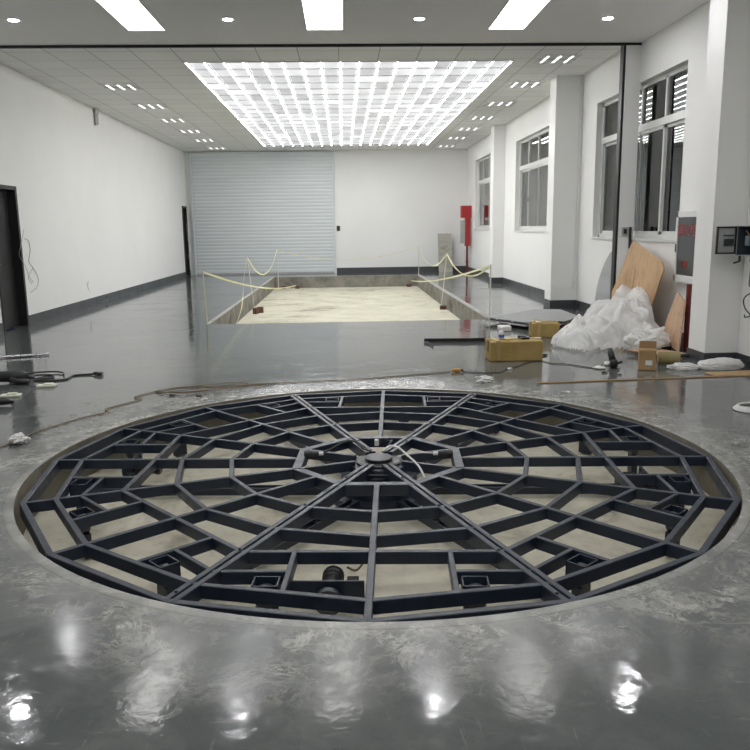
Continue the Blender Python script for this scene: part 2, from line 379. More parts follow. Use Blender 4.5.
def build_walls():
    # left wall with two doorways
    m = MB(); x0, x1 = XL-.25, XL
    D = [(11.9,12.85,2.22),(25.85,26.55,2.28)]
    ys = [YF]+[v for d in D for v in d[:2]]+[YB]
    for a,b in zip(ys[::2], ys[1::2]): m.box((x0,a,-.05),(x1,b,ZR+.3))
    for a,b,z in D: m.box((x0,a,z),(x1,b,ZR+.3))
    struct(m.build('wall_left', WALL))
    b = MB()
    for a,c in zip(ys[::2], ys[1::2]): b.box((XL,a,0),(XL+.012,c,.16))
    struct(b.build('baseboard_left', BASE))
    for i,(a,c,z) in enumerate(D):
        root = empty('door_%d'%(i+1), (XL,(a+c)/2,0)); struct(root)
        w = (c-a)/2
        f = MB(); f.bbox((-.2,-w,0),(.02,-w+.06,z)); f.bbox((-.2,w-.07,0),(.02,w,z)); f.bbox((-.2,-w,z-.06),(.02,w,z)); f.build('door_frame', DOORM, root)
        l = MB(); l.bbox((-.16,-w+.06,.01),(-.11,w-.07,z-.06)); l.bbox((-.112,-w+.14,.15),(-.104,w-.15,.75),.003); l.bbox((-.112,-w+.14,.85),(-.104,w-.15,z-.2),.003); l.build('door_leaf', DOORM, root)
        h = MB(); h.cyl((-.11,-w+.12,1.02),(-.05,-w+.12,1.02),.012,10); h.tube([(-.055,-w+.12,1.02),(-.052,-w+.25,1.02)],.011,10); h.build('door_handle', ALU, root)
    # back wall
    struct(MB().box((XL-.25,YB,-.05),(XR+.25,YB+.25,ZR+.3)).build('wall_back', WALL))
    struct(MB().box((-.22,YB-.012,0),(XR,YB,.17)).build('baseboard_back', BASE))
    struct(MB().box((XL-.25,YF-.25,-.05),(XR+.25,YF,ZR+.3)).build('wall_front', WALL))
    # right wall with windows
    x0, x1 = XR, XR+.25; W = [(3.1,6.7),(9.80,13.22),(15.7,19.3),(21.6,25.15)]; ZW = [(1.3,3.46),(1.295,3.465),(1.385,3.50),(1.42,3.54)]
    m = MB(); ys = [YF]+[v for w in W for v in w]+[YB]
    for a,b in zip(ys[::2], ys[1::2]): m.box((x0,a,-.05),(x1,b,ZR+.3))
    for (a,b),(z0,z1) in zip(W,ZW): m.box((x0,a,-.05),(x1,b,z0)); m.box((x0,a,z1),(x1,b,ZR+.3))
    struct(m.build('wall_right', WALL))
    for i,(a,b) in enumerate(W):
        root = empty('window_%d'%(i+1), (XR,(a+b)/2,0)); struct(root)
        h = (b-a)/2; F0,F1 = .10,.17; zt = 2.86; z0,z1 = ZW[i]
        f = MB(); f.bbox((F0,-h,z0),(F1,-h+.06,z1)); f.bbox((F0,h-.06,z0),(F1,h,z1)); f.bbox((F0,-h,z0),(F1,h,z0+.06)); f.bbox((F0,-h,z1-.06),(F1,h,z1))
        f.bbox((F0-.01,-h,zt-.05),(F1,h,zt+.05))
        for k in (1,2,3): f.bbox((F0,-h+2*h*k/4-.025,zt),(F1,-h+2*h*k/4+.025,z1))
        f.build('window_frame', PVC, root)
        for k in range(4):                      # sliding sashes, alternate tracks
            ya,yb = -h+.05+(2*h-.1)*k/4-.02, -h+.05+(2*h-.1)*(k+1)/4+.02; xo = F0+.005 if k in (1,2) else F0+.036
            s_ = MB(); za,zb = z0+.05, zt-.045
            s_.bbox((xo,ya,za),(xo+.028,ya+.05,zb)); s_.bbox((xo,yb-.05,za),(xo+.028,yb,zb)); s_.bbox((xo,ya,za),(xo+.028,yb,za+.055)); s_.bbox((xo,ya,zb-.05),(xo+.028,yb,zb))
            so = s_.build('window_sash', PVC, root)
            MB().box((xo+.010,ya+.045,za+.05),(xo+.016,yb-.045,zb-.045)).build('window_pane', GLASS, so)
            if k in (0,2):
                MB().bbox((xo-.012,yb-.035,2.05),(xo,yb-.015,2.17),.003).build('sash_latch', BLACK, so)
            u0,u1 = -h+2*h*k/4+.02, -h+2*h*(k+1)/4-.02
            MB().box((F0+.03,u0,zt+.045),(F0+.036,u1,z1-.055)).build('window_pane', GLASS, root)
        s2 = MB(); s2.bbox((-.02,-h-.02,z0-.035),(F0,h+.02,z0+.004)); s2.build('window_sill', PVC, root)
        g = MB()                                # security bars outside
        for k in range(int(2*h/.115)): g.tube([(.215,-h+.06+k*.115,z0),(.215,-h+.06+k*.115,z1)], .009, 6)
        for z in (z0+.3,2.5,z1-.25): g.box((.207,-h,z-.012),(.213,h,z+.012))
        g.build('security_bars', GREYM, root)
    # pillars
    P = [(3.95,20.57,21.0),(3.77,14.0,14.42),(3.89,8.12,8.52)]
    for i,(x,a,b_) in enumerate(P):
        struct(MB().box((x,a,-.02),(XR+.01,b_,ZR+.05)).build('wall_pillar', WALL))
        bb = MB(); hb=.12 if a<9 else .155; bb.box((x-.012,a-.012,0),(x,b_+.012,hb)); bb.box((x,a-.012,0),(XR,a,hb)); bb.box((x,b_,0),(XR,b_+.012,hb)); struct(bb.build('baseboard_pillar', BASE))
    segs = [(YF,8.108),(8.532,13.988),(14.432,20.558),(21.012,YB)]
    bb = MB()
    for a,b_ in segs: bb.box((XR-.012,a,0),(XR,b_,.12 if a<5 else .155))
    struct(bb.build('baseboard_right', BASE))
    # narrow column at the old partition line
    struct(MB().box((4.035,11.36,-.02),(XR+.01,11.52,ZC+.05)).build('wall_stub', WALL))
    struct(MB().bbox((4.0,11.37,0),(4.034,11.50,ZC),.004).build('trim_4', DOORM))
build_walls()

LX0,LX1,LY0,LY1 = -2.38,2.72,12.75,25.1
def build_ceiling():
    struct(MB().box((XL-.1,YF-.1,ZC),(XR+.1,SLOT0,ZC+.2)).build('ceiling', CEIL))
    m = MB()
    m.box((XL-.1,SLOT1,ZR),(XR+.1,LY0,ZR+.25)); m.box((XL-.1,LY1,ZR),(XR+.1,YB+.1,ZR+.25))
    m.box((XL-.1,LY0,ZR),(LX0,LY1,ZR+.25)); m.box((LX1,LY0,ZR),(XR+.1,LY1,ZR+.25))
    m.box((LX0,LY0,ZR+.2),(LX1,LY1,ZR+.25))
    struct(m.build('ceiling_back', TILE))
    t = MB(); t.box((XL,SLOT0,ZC+.06),(XR,SLOT1,ZC+.12)); t.box((XL,SLOT0-.004,ZC-.035),(XR,SLOT0+.03,ZC+.1)); t.box((XL,SLOT1-.02,ZC+.0),(XR,SLOT1+.004,ZC+.1))
    struct(t.build('trim_5', DOORM))
build_ceiling()

def luminous():
    root = empty('luminous_ceiling', ((LX0+LX1)/2,(LY0+LY1)/2,ZR), 0, 'large glowing translucent light ceiling with long bright tubes over the rear hall', 'ceiling light')
    ox,oy,oz = root.location
    nx, ny = 17, 20; dx=(LX1-LX0)/nx; dy=(LY1-LY0)/ny
    vs=[];fs=[];lit=[]
    rnd = random.Random(3)
    for i in range(nx):
        for j in range(ny):
            # each sheet is a shallow sagging pan
            x0,x1=LX0+i*dx-ox,LX0+(i+1)*dx-ox; y0,y1=LY0+j*dy-oy+.008,LY0+(j+1)*dy-oy-.008; z=.02
            n=len(vs); vs += [(x0,y0,z),(x1,y0,z),(x1,y1,z),(x0,y1,z),(x0+.05,y0+.07,z-.012),(x1-.05,y0+.07,z-.012),(x1-.05,y1-.07,z-.012),(x0+.05,y1-.07,z-.012)]
            a = rnd.choice([.42,.50,.54,.56,.58,.62,.66,.76]) ; a *= 1.0
            for q,k in (((4,5,6,7),.92),((0,1,5,4),.8),((1,2,6,5),1.12),((2,3,7,6),.8),((3,0,4,7),1.12)):
                fs.append(tuple(n+u for u in q)); lit.append(a*k)
    o = link_mesh('light_sheet', vs, fs, SHEET, root)
    at = o.data.attributes.new('lit','FLOAT','FACE')
    for i,v in enumerate(lit): at.data[i].value = v
    g = MB()
    for j in range(ny+1): g.box((LX0-ox,LY0+j*dy-oy-.008,.006),(LX1-ox,LY0+j*dy-oy+.008,.03))
    g.build('divider_grid', WHITE, root)
    fr = MB(); e=.03
    fr.box((LX0-ox-e,LY0-oy-e,-.012),(LX0-ox,LY1-oy+e,.2)); fr.box((LX1-ox,LY0-oy-e,-.012),(LX1-ox+e,LY1-oy+e,.2)); fr.box((LX0-ox,LY0-oy-e,-.012),(LX1-ox,LY0-oy,.2)); fr.box((LX0-ox,LY1-oy,-.012),(LX1-ox,LY1-oy+e,.2))
    fr.build('border_frame', WHITE, root)
    for i in range(nx+1):
        x = LX0+i*dx-ox; x = min(max(x,LX0-ox+.02),LX1-ox-.02)
        tb = MB().box((x-.0125,LY0-oy+.01,-.012),(x+.0125,LY1-oy-.01,.02)); tb.cur = 1; tb.box((x-.0105,LY0-oy+.012,-.0165),(x+.0105,LY1-oy-.012,-.0122)); tb.build('light_tube', None, root, False, [WHITE, TUBE])
luminous()

def front_lights():
    names = {(0,0):'leftmost of the three long panel lights across the near grey ceiling',(1,0):'middle of the three long panel lights across the near grey ceiling',(2,0):'rightmost of the three long panel lights across the near grey ceiling'}
    proto = None
    for j,y in enumerate((9.33,5.0,.7,-3.6)):  # rows after the first are unseen lamps added for fill light
        for i,x in enumerate((-2.42,-.17,2.16)):
            if proto is None:
                proto = empty('panel_light',(x,y,ZC)); o = proto
                f = MB(); w,l=.225,1.21
                f.bbox((-w-.012,-l-.012,-.012),(-w,l+.012,.0),.002); f.bbox((w,-l-.012,-.012),(w+.012,l+.012,0),.002); f.bbox((-w,-l-.012,-.012),(w,-l,0),.002); f.bbox((-w,l,-.012),(w,l+.012,0),.002)
                f.build('light_frame', WHITE, o); MB().box((-w,-l,-.008),(w,l,-.002)).build('light_diffuser', GLOW, o)
            else: o = copy_tree(proto); o.location=(x,y,ZC)
            lab = names.get((i,j)) or '%s unseen panel light added for fill in the near ceiling %s'%(('left','middle','right')[i],('','above the turntable','overhead','behind the camera')[j])
            tag(o, lab, 'ceiling light', 'long panel lights in the near ceiling')
    proto = None
    nm = ['far left round downlight near the left wall','round downlight between the left and middle panel lights','round downlight between the middle and right panel lights','far right round downlight beside the white wall']
    for j,y in enumerate((10.05,8.3,4.2,1.2)):  # last two rows are unseen lamps added to light the near hall
        for i,x in enumerate((-3.88,-1.33,.99,3.32)):
            if proto is None:
                proto = empty('downlight',(x,y,ZC)); o = proto
                MB().lathe([(.075,0),(.085,-.002),(.085,-.008),(.068,-.010),(.060,-.004)]).build('trim_ring', WHITE, o, True)
                MB().lathe([(.057,-.006),(.045,-.010),(.02,-.012)]).build('lamp_lens', DGLOW, o, True)
            else: o = copy_tree(proto); o.location=(x,y,ZC)
            lab = nm[i]+', in the near ceiling' if j==0 else '%s round downlight in the near ceiling, row %s'%(('leftmost','second from left','second from right','rightmost')[i],('','just overhead past the panels','added for light over the turntable','added for light near the camera')[j])
            tag(o, lab, 'downlight', 'round downlights in the near ceiling')
    proto = None
    rows = ['nearest','second','third','fourth','fifth','sixth','farthest']
    for side,x in (('left',-3.93),('right',3.40)):
        for j,y in enumerate((12.65,14.82,17.05,19.2,21.3,23.4,25.65)):
            if side=='left' and j==0: continue
            if proto is None:
                proto = empty('grille_light',(x,y,ZR)); o = proto
                f = MB(); w=.3
                for a in (-1,1): f.bbox((a*w-.01,-w,-.012),(a*w+.01,w,.0),.002); f.bbox((-w,a*w-.01,-.012),(w,a*w+.01,0),.002)
                for q in range(7): f.box((-w,-.26+q*.087,-.010),(w,-.256+q*.087,-.001))
                f.box((-w,-w,-.002),(w,w,0)); f.build('louvre', TILE, o)
                for q in (-1,0,1): MB().box((q*.19-.014,-.25,-.010),(q*.19+.014,.25,-.004)).build('lamp_tube', GRGLOW, o)
            else: o = copy_tree(proto); o.location=(x,y,ZR)
            rr = rows[j] if side=='right' else ['','nearest','second','third','fourth','fifth','farthest'][j]
            tag(o, 'three tube square light, %s of the row along the %s side of the tiled ceiling'%(rr,side), 'ceiling light', 'square three tube lights either side of the light ceiling')
front_lights()

# ------------------------------------------------------------------ turntable
FC = (0.21, 4.963); A0 = R(-93.8)
def turntable():
    root = empty('turntable_frame', (FC[0],FC[1],-TD), 0, 'large round navy black steel car turntable skeleton lying open in its round floor pit', 'turntable')
    ZT = TD-.008                     # top of the frame in local z
    H = .064; W = .030
    def pol(r,k): a = A0-R(22.5)*k; return Vector((r*math.cos(a), r*math.sin(a)))
    def dm(k): a = A0-R(22.5)*k; return Vector((math.cos(a),math.sin(a))), Vector((math.sin(a),-math.cos(a)))
    def loc(k,u,v): d,m = dm(k); return d*u+m*v
    def bar(name,p,q,w=W,dz=0,h=H,e=0): return MB().beam(p,q,w,ZT-dz,h,e,e).build(name, STEEL, root)
    RO,R4,R3,R2,R1,RH = 2.175,2.0,1.63,1.32,.985,.565
    for k in range(16):
        bar('rim_beam', pol(RO,k), pol(RO,k+1), .034, .0, .08)
        bar('ring_beam', pol(R4,k), pol(R4,k+1), W, .0016)
        bar('ring_beam', pol(R2,k), pol(R2,k+1), W, .0016)
        bar('ring_beam', pol(R1,k), pol(R1,k+1), W, .0016)
    for k in range(1,16,2):
        bar('ring_beam', pol(R3,k), pol(R3,k+2), W, .0022)
        plate = k==3 or k==11
        bar('hub_beam', pol(RH,k), pol(RH,k+2), .06, -.002 if plate else .0008, .07, .01)
    dbl = (1,7,9,15)
    for k in range(16):
        if k in dbl:                  # seam between two bolted segments: twin bars
            d,m = dm(k)
            for s in (-1,1):
                a = MB().beam(d*.15+m*s*.021, d*RO+m*s*.021, .030, ZT+.0006, .072)
                a.build('spoke_beam', STEEL, root)
            for u in (.45,.97,1.62,2.1):
                b = MB(); p = d*u; b.lathe([(.009,ZT),(.009,ZT+.006),(.005,ZT+.008)], Matrix.Translation((p.x+m.x*.021,p.y+m.y*.021,0)), 6)
                b.build('bolt', STEEL2, root)
        elif k%2:
            bar('spoke_beam', pol(.17,k), pol(RO,k), W, .0008)
        else:
            bar('spoke_beam', pol(RH*math.cos(R(22.5)),k), pol(RO,k), .034 if k in (0,8) else W, .0004)
    # short bars and roller boxes between the two outer rings
    V0 = .37; U1 = 1.72; a3 = R3*math.cos(R(22.5)); a4 = R4
    def onring(Rv,v): return Rv-(v/ (Rv*math.sin(R(22.5))))*(Rv-Rv*math.cos(R(22.5)))
    for k in range(0,16,2):
        for s in (-1,1):
            bar('short_beam', loc(k,a3,s*V0), loc(k,onring(R4,V0),s*V0), .026, .0026)
            bar('short_beam', loc(k,U1,s*V0), loc(k,U1,s*U1*math.tan(R(22.5))), .024, .003)
            d,m = dm(k); m = m*s
            cx = 1.825; cv = .457
            c = d*cx+m*cv; zt = ZT-.004
            M = Matrix(((d.x,m.x,0,c.x),(d.y,m.y,0,c.y),(0,0,1,zt),(0,0,0,1)))
            hx,hy,t,hh = .050,.058,.006,.072
            b = MB(); b.box((-hx,-hy,-hh),(-hx+t,hy,0),M); b.box((hx-t,-hy,-hh),(hx,hy,0),M); b.box((-hx,-hy,-hh),(hx,-hy+t,0),M); b.box((-hx,hy-t,-hh),(hx,hy,0),M)
            bo = b.build('roller_box', STEEL, root)
            w = MB(); Mx = M @ Matrix.Translation((0,0,-.072)) @ Matrix.Rotation(PI/2,4,'Y')
            w.lathe([(.012,-.05),(.012,-.022),(.05,-.022),(.054,-.018),(.054,.018),(.05,.022),(.012,.022),(.012,.05)], Mx, 24)
            w.build('roller', STEEL2, bo, True)
            # a leg under the box down to the roller track
            q = MB(); q.box((-.02,-.05,-TD+.02+.004-.0),( .02,.05,-.12),M); q.build('roller_stand', STEEL, bo)
    # centre: hub plate, bearing, slip ring cover
    m = MB(); m.ngon([(.20*math.cos(R(22.5*i)+A0),.20*math.sin(R(22.5*i)+A0)) for i in range(16)], ZT-.07, ZT-.03); m.build('hub_plate', STEEL, root)
    MB().lathe([(.15,ZT-.03),(.15,ZT-.018),(.135,ZT-.014),(.10,ZT-.012)], None, 40).build('hub_flange', BLACK, root)
    MB().lathe([(.090,ZT-.008),(.092,ZT+.004),(.088,ZT+.008),(.03,ZT+.009),(.03,ZT+.009)], None, 40).build('hub_cover', STEEL2, root)
    MB().lathe([(.33,0.002),(.33,.05),(.27,.06),(.25,.17),(.19,.18),(.18,ZT-.07)], None, 40).build('center_bearing', STEEL, root, False)
    # low support arms radiating from the bearing base to the roller track
    for i in range(6):
        a = A0-R(30+60*i); d = Vector((math.cos(a),math.sin(a))); n_ = Vector((-d.y,d.x))
        m = MB()
        for s in (-1,1): m.beam(d*.3+n_*s*.03, d*2.0+n_*s*.03, .016, .075, .05)
        for u in (.7,1.25,1.8): m.beam(d*u-n_*.03, d*u+n_*.03, .03, .06, .03)
        m.build('support_arm', STEEL, root)
    # rail that the rollers run on
    m = MB(); n=96
    # drive units
    for k in (0,4,8,12):
        d,mm = dm(k); o = d*1.72+mm*.2
        M = Matrix(((d.x,mm.x,0,o.x),(d.y,mm.y,0,o.y),(0,0,1,ZT),(0,0,0,1)))
        b = MB(); b.bbox((-.006,-.17,-.15),(.006,.17,-.052),.003,M)
        for y in (-.13,-.05,.11): b.lathe([(.011,.006),(.011,.014),(.006,.016)], M @ Matrix.Translation((-.0,y,-.07)) @ Matrix.Rotation(-PI/2,4,'Y'), 8)
        br = b.build('drive_bracket', STEEL, root)
        g = MB()
        g.lathe([(.032,.0),(.036,.02),(.048,.03),(.048,.05),(.040,.06),(.040,.12),(.047,.125),(.047,.155),(.052,.16),(.052,.185),(.040,.195)], M @ Matrix.Translation((0,-.015,-.115)) @ Matrix.Rotation(-PI/2,4,'Y'), 20)
        g.bbox((-.12,-.14,-.14),(-.05,-.085,-.085),.006,M)
        for q in range(6): g.lathe([(.0445,.0),(.0445,.006)], M @ Matrix.Translation((-.06-.010*q,-.015,-.115)) @ Matrix.Rotation(-PI/2,4,'Y'), 20)
        g.build('drive_motor', BLACK, br, False)
        w = MB(); w.lathe([(.02,.0),(.02,.02),(.06,.022),(.064,.028),(.064,.055),(.06,.06),(.03,.06),(.028,.05)], M @ Matrix.Translation((0.006,-.01,-.13)) @ Matrix.Rotation(PI/2,4,'Y'), 28)
        w.build('drive_wheel', STEEL2, br)
    # wiring clipped to the hub
    Z = ZT+.012
    def cab(name,pts,r,mt,par=root): return MB().tube(spline(pts,7), r, 7).build(name, mt, par, True)
    cab('black_hub_cable', [(-.40,.10,Z),(-.33,.10,Z+.02),(-.24,.17,Z+.05),(-.16,.20,Z+.05),(-.1,.12,Z+.02),(-.05,.05,Z+.02)], .007, BLACK)
    c1 = cab('white_hub_cable', [(.02,.0,Z+.03),(.08,.06,Z+.05),(.13,-.02,Z+.06),(.17,-.13,Z+.05),(.24,-.27,Z+.01),(.28,-.36,Z-.06)], .007, WHITE)
    cab('black_hub_cable', [(.02,.30,Z+.0),(.04,.25,Z+.05),(.09,.24,Z+.03),(.10,.19,Z+.05),(.05,.09,Z+.02)], .006, BLACK)
    cab('white_hub_cable', [(.12,-.02,Z),(.22,-.01,Z+.02),(.30,.02,Z+.01),(.38,.03,Z)], .004, WHITE)
    cab('black_hub_cable', [(-.12,-.12,Z-.05),(-.11,-.22,Z-.05),(-.03,-.26,Z-.05),(.10,-.25,Z-.05),(.13,-.17,Z-.04),(.10,-.1,Z-.03)], .006, BLACK)
    for sx,y in ((-1,.09),(1,.03)):
        m = MB(); m.tube([(sx*.50,y,Z),(sx*.44,y,Z)],.022,12); m.tube([(sx*.44,y,Z),(sx*.40,y,Z)],.016,12); a=m.build('cable_plug', BLACK, root)
        m = MB(); m.tube([(sx*.402,y,Z),(sx*.37,y,Z)],.013,12); m.build('plug_tip', WHITE, a)
    MB().tube([(.0,.295,Z-.01),(.0,.295,Z+.03)],.016,12).build('cable_gland', WHITE, root)
    cab('motor_wire', [tuple(loc(0,1.50,.12))+(ZT-.09,), tuple(loc(0,1.42,.08))+(ZT-.14,), tuple(loc(0,1.36,.03))+(ZT-.10,), tuple(loc(0,1.30,.01))+(ZT-.1,)], .006, CABLE_O)
turntable()

# ------------------------------------------------------------------ rear hall
def shutter():
    x0,x1,z1 = -5.02,-.24,3.97; root = empty('roller_shutter', ((x0+x1)/2,YB-.06,0), 0, 'wide pale blue grey roller shutter door closed on the back wall','shutter')
    w=(x1-x0)/2; vs=[];fs=[]; n=34; pitch=(z1-.08)/n; prof=[]
    for i in range(n):
        z=.05+i*pitch
        prof += [(z,.0),(z+pitch*.12,-.006),(z+pitch*.5,-.010),(z+pitch*.85,-.006),(z+pitch*.95,.002)]
    prof.append((.05+n*pitch,0))
    for z,y in prof: vs += [(-w+.06,y,z),(w-.06,y,z)]
    for i in range(len(prof)-1): fs.append((2*i,2*i+1,2*i+3,2*i+2))
    link_mesh('slat_curtain', vs, fs, SHUT, root)
    MB().bbox((-w+.06,-.03,.0),(w-.06,.01,.055)).build('bottom_bar', GREYM, root)
    for s in (-1,1): MB().bbox((s*w-.035 - .02*s,-.045,0),(s*w+.035-.02*s,.055,z1)).build('guide_rail', SHUT, root)
    MB().bbox((-w,-.05,z1-.06),(w,.055,z1+.03)).build('head_cover', SHUT, root)
shutter()

def small_wall_things():
    o = MB(); o.bbox((-.19,YB-.035,1.41),(-.08,YB,1.58)); o.box((-.16,YB-.045,1.44),(-.11,YB-.034,1.48)); o.box((-.16,YB-.045,1.5),(-.11,YB-.034,1.54))
    tag(o.build('shutter_switch', BLACK), 'small black switch box on the white back wall right of the shutter','switch')
    # bracket high on left wall
    o = MB(); o.bbox((XL,17.2,3.95),(XL+.06,17.42,4.04)); o.bbox((XL+.01,17.22,3.70),(XL+.05,17.27,3.96)); o.bbox((XL+.01,17.35,3.74),(XL+.05,17.4,3.96)); o.cyl((XL+.03,17.31,3.72),(XL+.03,17.31,3.96),.03,12)
    tag(o.build('wall_bracket', GREYM), 'small grey bracket high on the left wall under the ceiling','bracket')
    # hydrant set in far right corner
    r = empty('fire_hydrant_cabinet',(4.07,25.85,0),0,'red fire equipment box on a red pipe in the far right corner','fire hydrant')
    MB().bbox((-.17,-.12,1.78),(.17,.12,2.17)).build('upper_box', RED, r)
    MB().bbox((-.03,-.1,.87),(.14,.10,1.78)).build('lower_box', RED, r)
    MB().bbox((-.17,-.08,.95),(-.035,.08,1.7)).build('grey_panel', GREYM, r)
    MB().cyl((.05,0,0),(.05,0,.9),.035,14).build('riser_pipe', DRED, r)
    m=MB(); m.lathe([(.055,.34),(.055,.37),(.055,.37)],Matrix.Translation((.05,0,0)),14); m.bbox((.0,-.14,1.5),(.10,-.1,1.66)); m.build('valve', RED, r)
    # board leaning on back wall
    M = Matrix.Translation((3.22,26.15,0)) @ Matrix.Rotation(R(-16),4,'X')
    m=MB(); m.bbox((0,0,0),(.47,.018,1.33),.003,M)
    tag(m.build('leaning_board', GREYPLY),'grey beige board leaning on the back wall left of the red hydrant','board')
    # switch + conduit on narrow column
    r = empty('switch_box',(4.125,11.36,1.40),0,'grey switch box on the narrow column between the windows','switch')
    MB().bbox((-.045,-.03,-.06),(.045,0,.06)).build('box_body', GREYM, r); MB().bbox((-.025,-.036,-.035),(.025,-.028,.035)).build('switch_face', BLACK, r)
    m=MB(); m.bbox((4.19,11.32,1.15),(4.22,11.36,1.46)); tag(m.build('cable_duct', BLACK),'short black cable duct beside the grey switch on the narrow column','duct')
    # pipe on pillar 2
    m=MB(); m.tube([(4.19,13.975,.9),(4.19,13.975,4.0)],.012,8); m.bbox((4.16,13.95,.36),(4.21,13.99,.5)); m.tube([(4.185,13.975,.45),(4.19,13.975,.95)],.009,8)
    tag(m.build('wall_conduit', WHITE),'thin white conduit running up the second white pillar','conduit')
    # loose wires on left wall
    m=MB(); x=XL+.006
    m.tube(spline([(x,13.0,1.40),(x,13.15,1.37),(x,13.2,1.22),(x,13.1,1.03),(x,13.25,.92),(x,13.42,.75),(x,13.35,.60),(x,13.05,.52)],8),.005,6)
    m.tube(spline([(x+.03,12.95,1.55),(x+.05,12.72,1.3),(x+.05,12.62,1.15),(x+.03,12.85,.98),(x,13.05,.8),(x,13.2,.68)],8),.004,6)
    m.tube(spline([(x,13.25,.92),(x,13.02,.78),(x,13.12,.66)],6),.004,6)
    tag(m.build('loose_wire', GREYM),'thin loose wires curling out of the left wall beside the dark doorway','wire')
    m=MB(); m.tube(spline([(x,16.0,.52),(x,15.95,.38),(x,16.05,.3)],6),.004,6); m.tube(spline([(x,15.9,.5),(x,15.98,.36)],6),.004,6)
    tag(m.build('loose_wire', GREYM),'tiny wire end low on the left wall above the base band','wire')
    m=MB(); m.tube(spline([(x,26.5,1.9),(x,26.45,1.3),(x,26.55,.9),(x,26.42,.6)],6),.006,6)
    tag(m.build('loose_wire', GREYM),'loose wire hanging beside the far dark door','wire')
small_wall_things()

def cabinet():
    # glazed fire cabinet on the right wall, with riser
    x=4.17; r = empty('extinguisher_cabinet',(x,9.30,.79),0,'white framed fire cabinet with dark glass and red writing by the nearest pillar','fire cabinet')
    w=.37; h=.86
    MB().bbox((0.012,-w,0),(.08,w,h)).build('cabinet_body', WHITE, r)
    f=MB(); t=.055; f.bbox((-.012,-w,0),(.014,-w+t,h)); f.bbox((-.012,w-t,0),(.014,w,h)); f.bbox((-.012,-w,0),(.014,w,t+.03)); f.bbox((-.012,-w,h-t-.02),(.014,w,h)); fr=f.build('door_frame', WHITE, r)
    gm = mat('cabinet_glass',(.07,.072,.075),.08,spec=.7)
    MB().box((.0,-w+t-.002,t+.028),(.0125,w-t+.002,h-t-.018)).build('door_glass', gm, r)
    for txt,z,s in (('消火栓',.62,.17),('119',.22,.12)):
        cu = bpy.data.curves.new('t','FONT'); cu.body=txt; cu.size=s; cu.align_x='CENTER'; cu.align_y='CENTER'; cu.extrude=.0015
        t_=bpy.data.objects.new('t',cu); C.objects.link(t_); bpy.context.view_layer.update()
        me = bpy.data.meshes.new_from_object(t_.evaluated_get(bpy.context.evaluated_depsgraph_get())); bpy.data.objects.remove(t_)
        o=bpy.data.objects.new('red_lettering',me); C.objects.link(o); o.parent=r; me.materials.clear(); me.materials.append(RED)
        o.rotation_euler=(PI/2,0,-PI/2); o.location=(-.003,.07,z+.0); o['label']='red lettering on the cabinet glass'
    m=MB(); m.bbox((-.02,w-.05,.36),(-.010,w-.03,.46),.003); m.build('door_handle', BLACK, r)
    m=MB(); m.cyl((4.13,9.10,0),(4.13,9.10,.79),.04,18); m.cyl((4.13,9.10,.42),(4.13,9.10,.47),.05,18); m.cyl((4.13,9.10,.03),(4.13,9.10,.07),.05,18)
    tag(m.build('riser_pipe', DRED),'dark red riser pipe below the fire cabinet beside the nearest pillar','pipe')
    # electric box
    r = empty('electric_box',(4.045,7.72,1.17),0,'open grey electric box with wires on the right wall before the nearest pillar','electric box')
    b=MB(); X0,X1=.0,.204; w=.20; h=.30; t=.006
    b.bbox((X1-t,-w,0),(X1,w,h)); b.bbox((X0,-w,0),(X1,-w+t,h)); b.bbox((X0,w-t,0),(X1,w,h)); b.bbox((X0,-w,0),(X1,w,t)); b.bbox((X0,-w,h-t),(X1,w,h)); b.build('box_body', GREYM, r)
    MB().box((X1-t-.006,-w+t,t),(X1-t-.001,w-t,h-t)).build('back_plate', STEEL2, r)
    MB().box((.012,w-t-.005,t),(X1-t,w-t-.001,h-t)).build('inner_shade_sheet', var_mat('painted_inner_shade',(.03,.04,.05),(.05,.065,.08),10,.5,.1,.05), r)  # dark sheet added over the lit far inner wall as painted shade
    din = var_mat('breaker_grey',(.16,.2,.24),(.25,.3,.34),10,.4,.1,.05)
    for i in range(3): MB().bbox((.06,-.14+i*.1,.1),(.14,-.065+i*.1,.2)).build('breaker', din, r)
    MB().tube(spline([(.05,.1,.25),(.02,.0,.22),(.03,-.1,.12),(.05,-.05,.02)],6),.006,6).build('inner_wire', CABLE_O, r)
    # door swung open, seen face on, black rim
    d=MB(); d.bbox((-.205,w-.004,.02),(-.0,w+.008,h-.01),.002); dd=d.build('box_door', GREYM, r)
    k=MB(); 
    for a,b_ in (((-.208,w-.012,.015),(-.19,w+.01,h-.005)),((-.018,w-.012,.015),(0,w+.01,h-.005)),((-.208,w-.012,.015),(0,w+.01,.032)),((-.208,w-.012,h-.022),(0,w+.01,h-.005))): k.bbox(a,b_,.002)
    k.build('door_rim', BLACK, dd)
    k=MB(); k.bbox((-.13,w-.02,.10),(-.03,w-.004,.17)); k.bbox((-.14,w-.016,.20),(-.03,w-.004,.212)); k.build('door_label', STEEL2, dd)
    k=MB(); k.tube([(.02,.14,0),(.02,.14,-.06)],.012,8); k.tube([(.02,.14,-.06),(-.04,.14,-.075)],.009,8); k.build('lock_handle', BLACK, r)
    for pts in ([(.07,.0,0),(.06,-.02,-.15),(.03,-.08,-.30),(.06,-.16,-.20),(.07,-.19,-.1)],[(.07,-.03,0),(.07,-.02,-.10),(.09,-.1,-.3),(.03,.0,-.42),(.05,.02,-.52),(.08,-.06,-.6)],[(.08,-.1,0),(.08,-.15,-.3),(.06,-.08,-.45),(.08,-.16,-.6)],[(.08,-.06,-.6),(.05,-.0,-.62),(.06,.03,-.60)]):
        MB().tube(spline(pts,7),.007,7).build('hanging_cable', STEEL2, r, True)
    MB().tube([(.07,.0,.01),(.07,.0,-.06)],.016,10).build('cable_gland', BLACK, r)
cabinet()

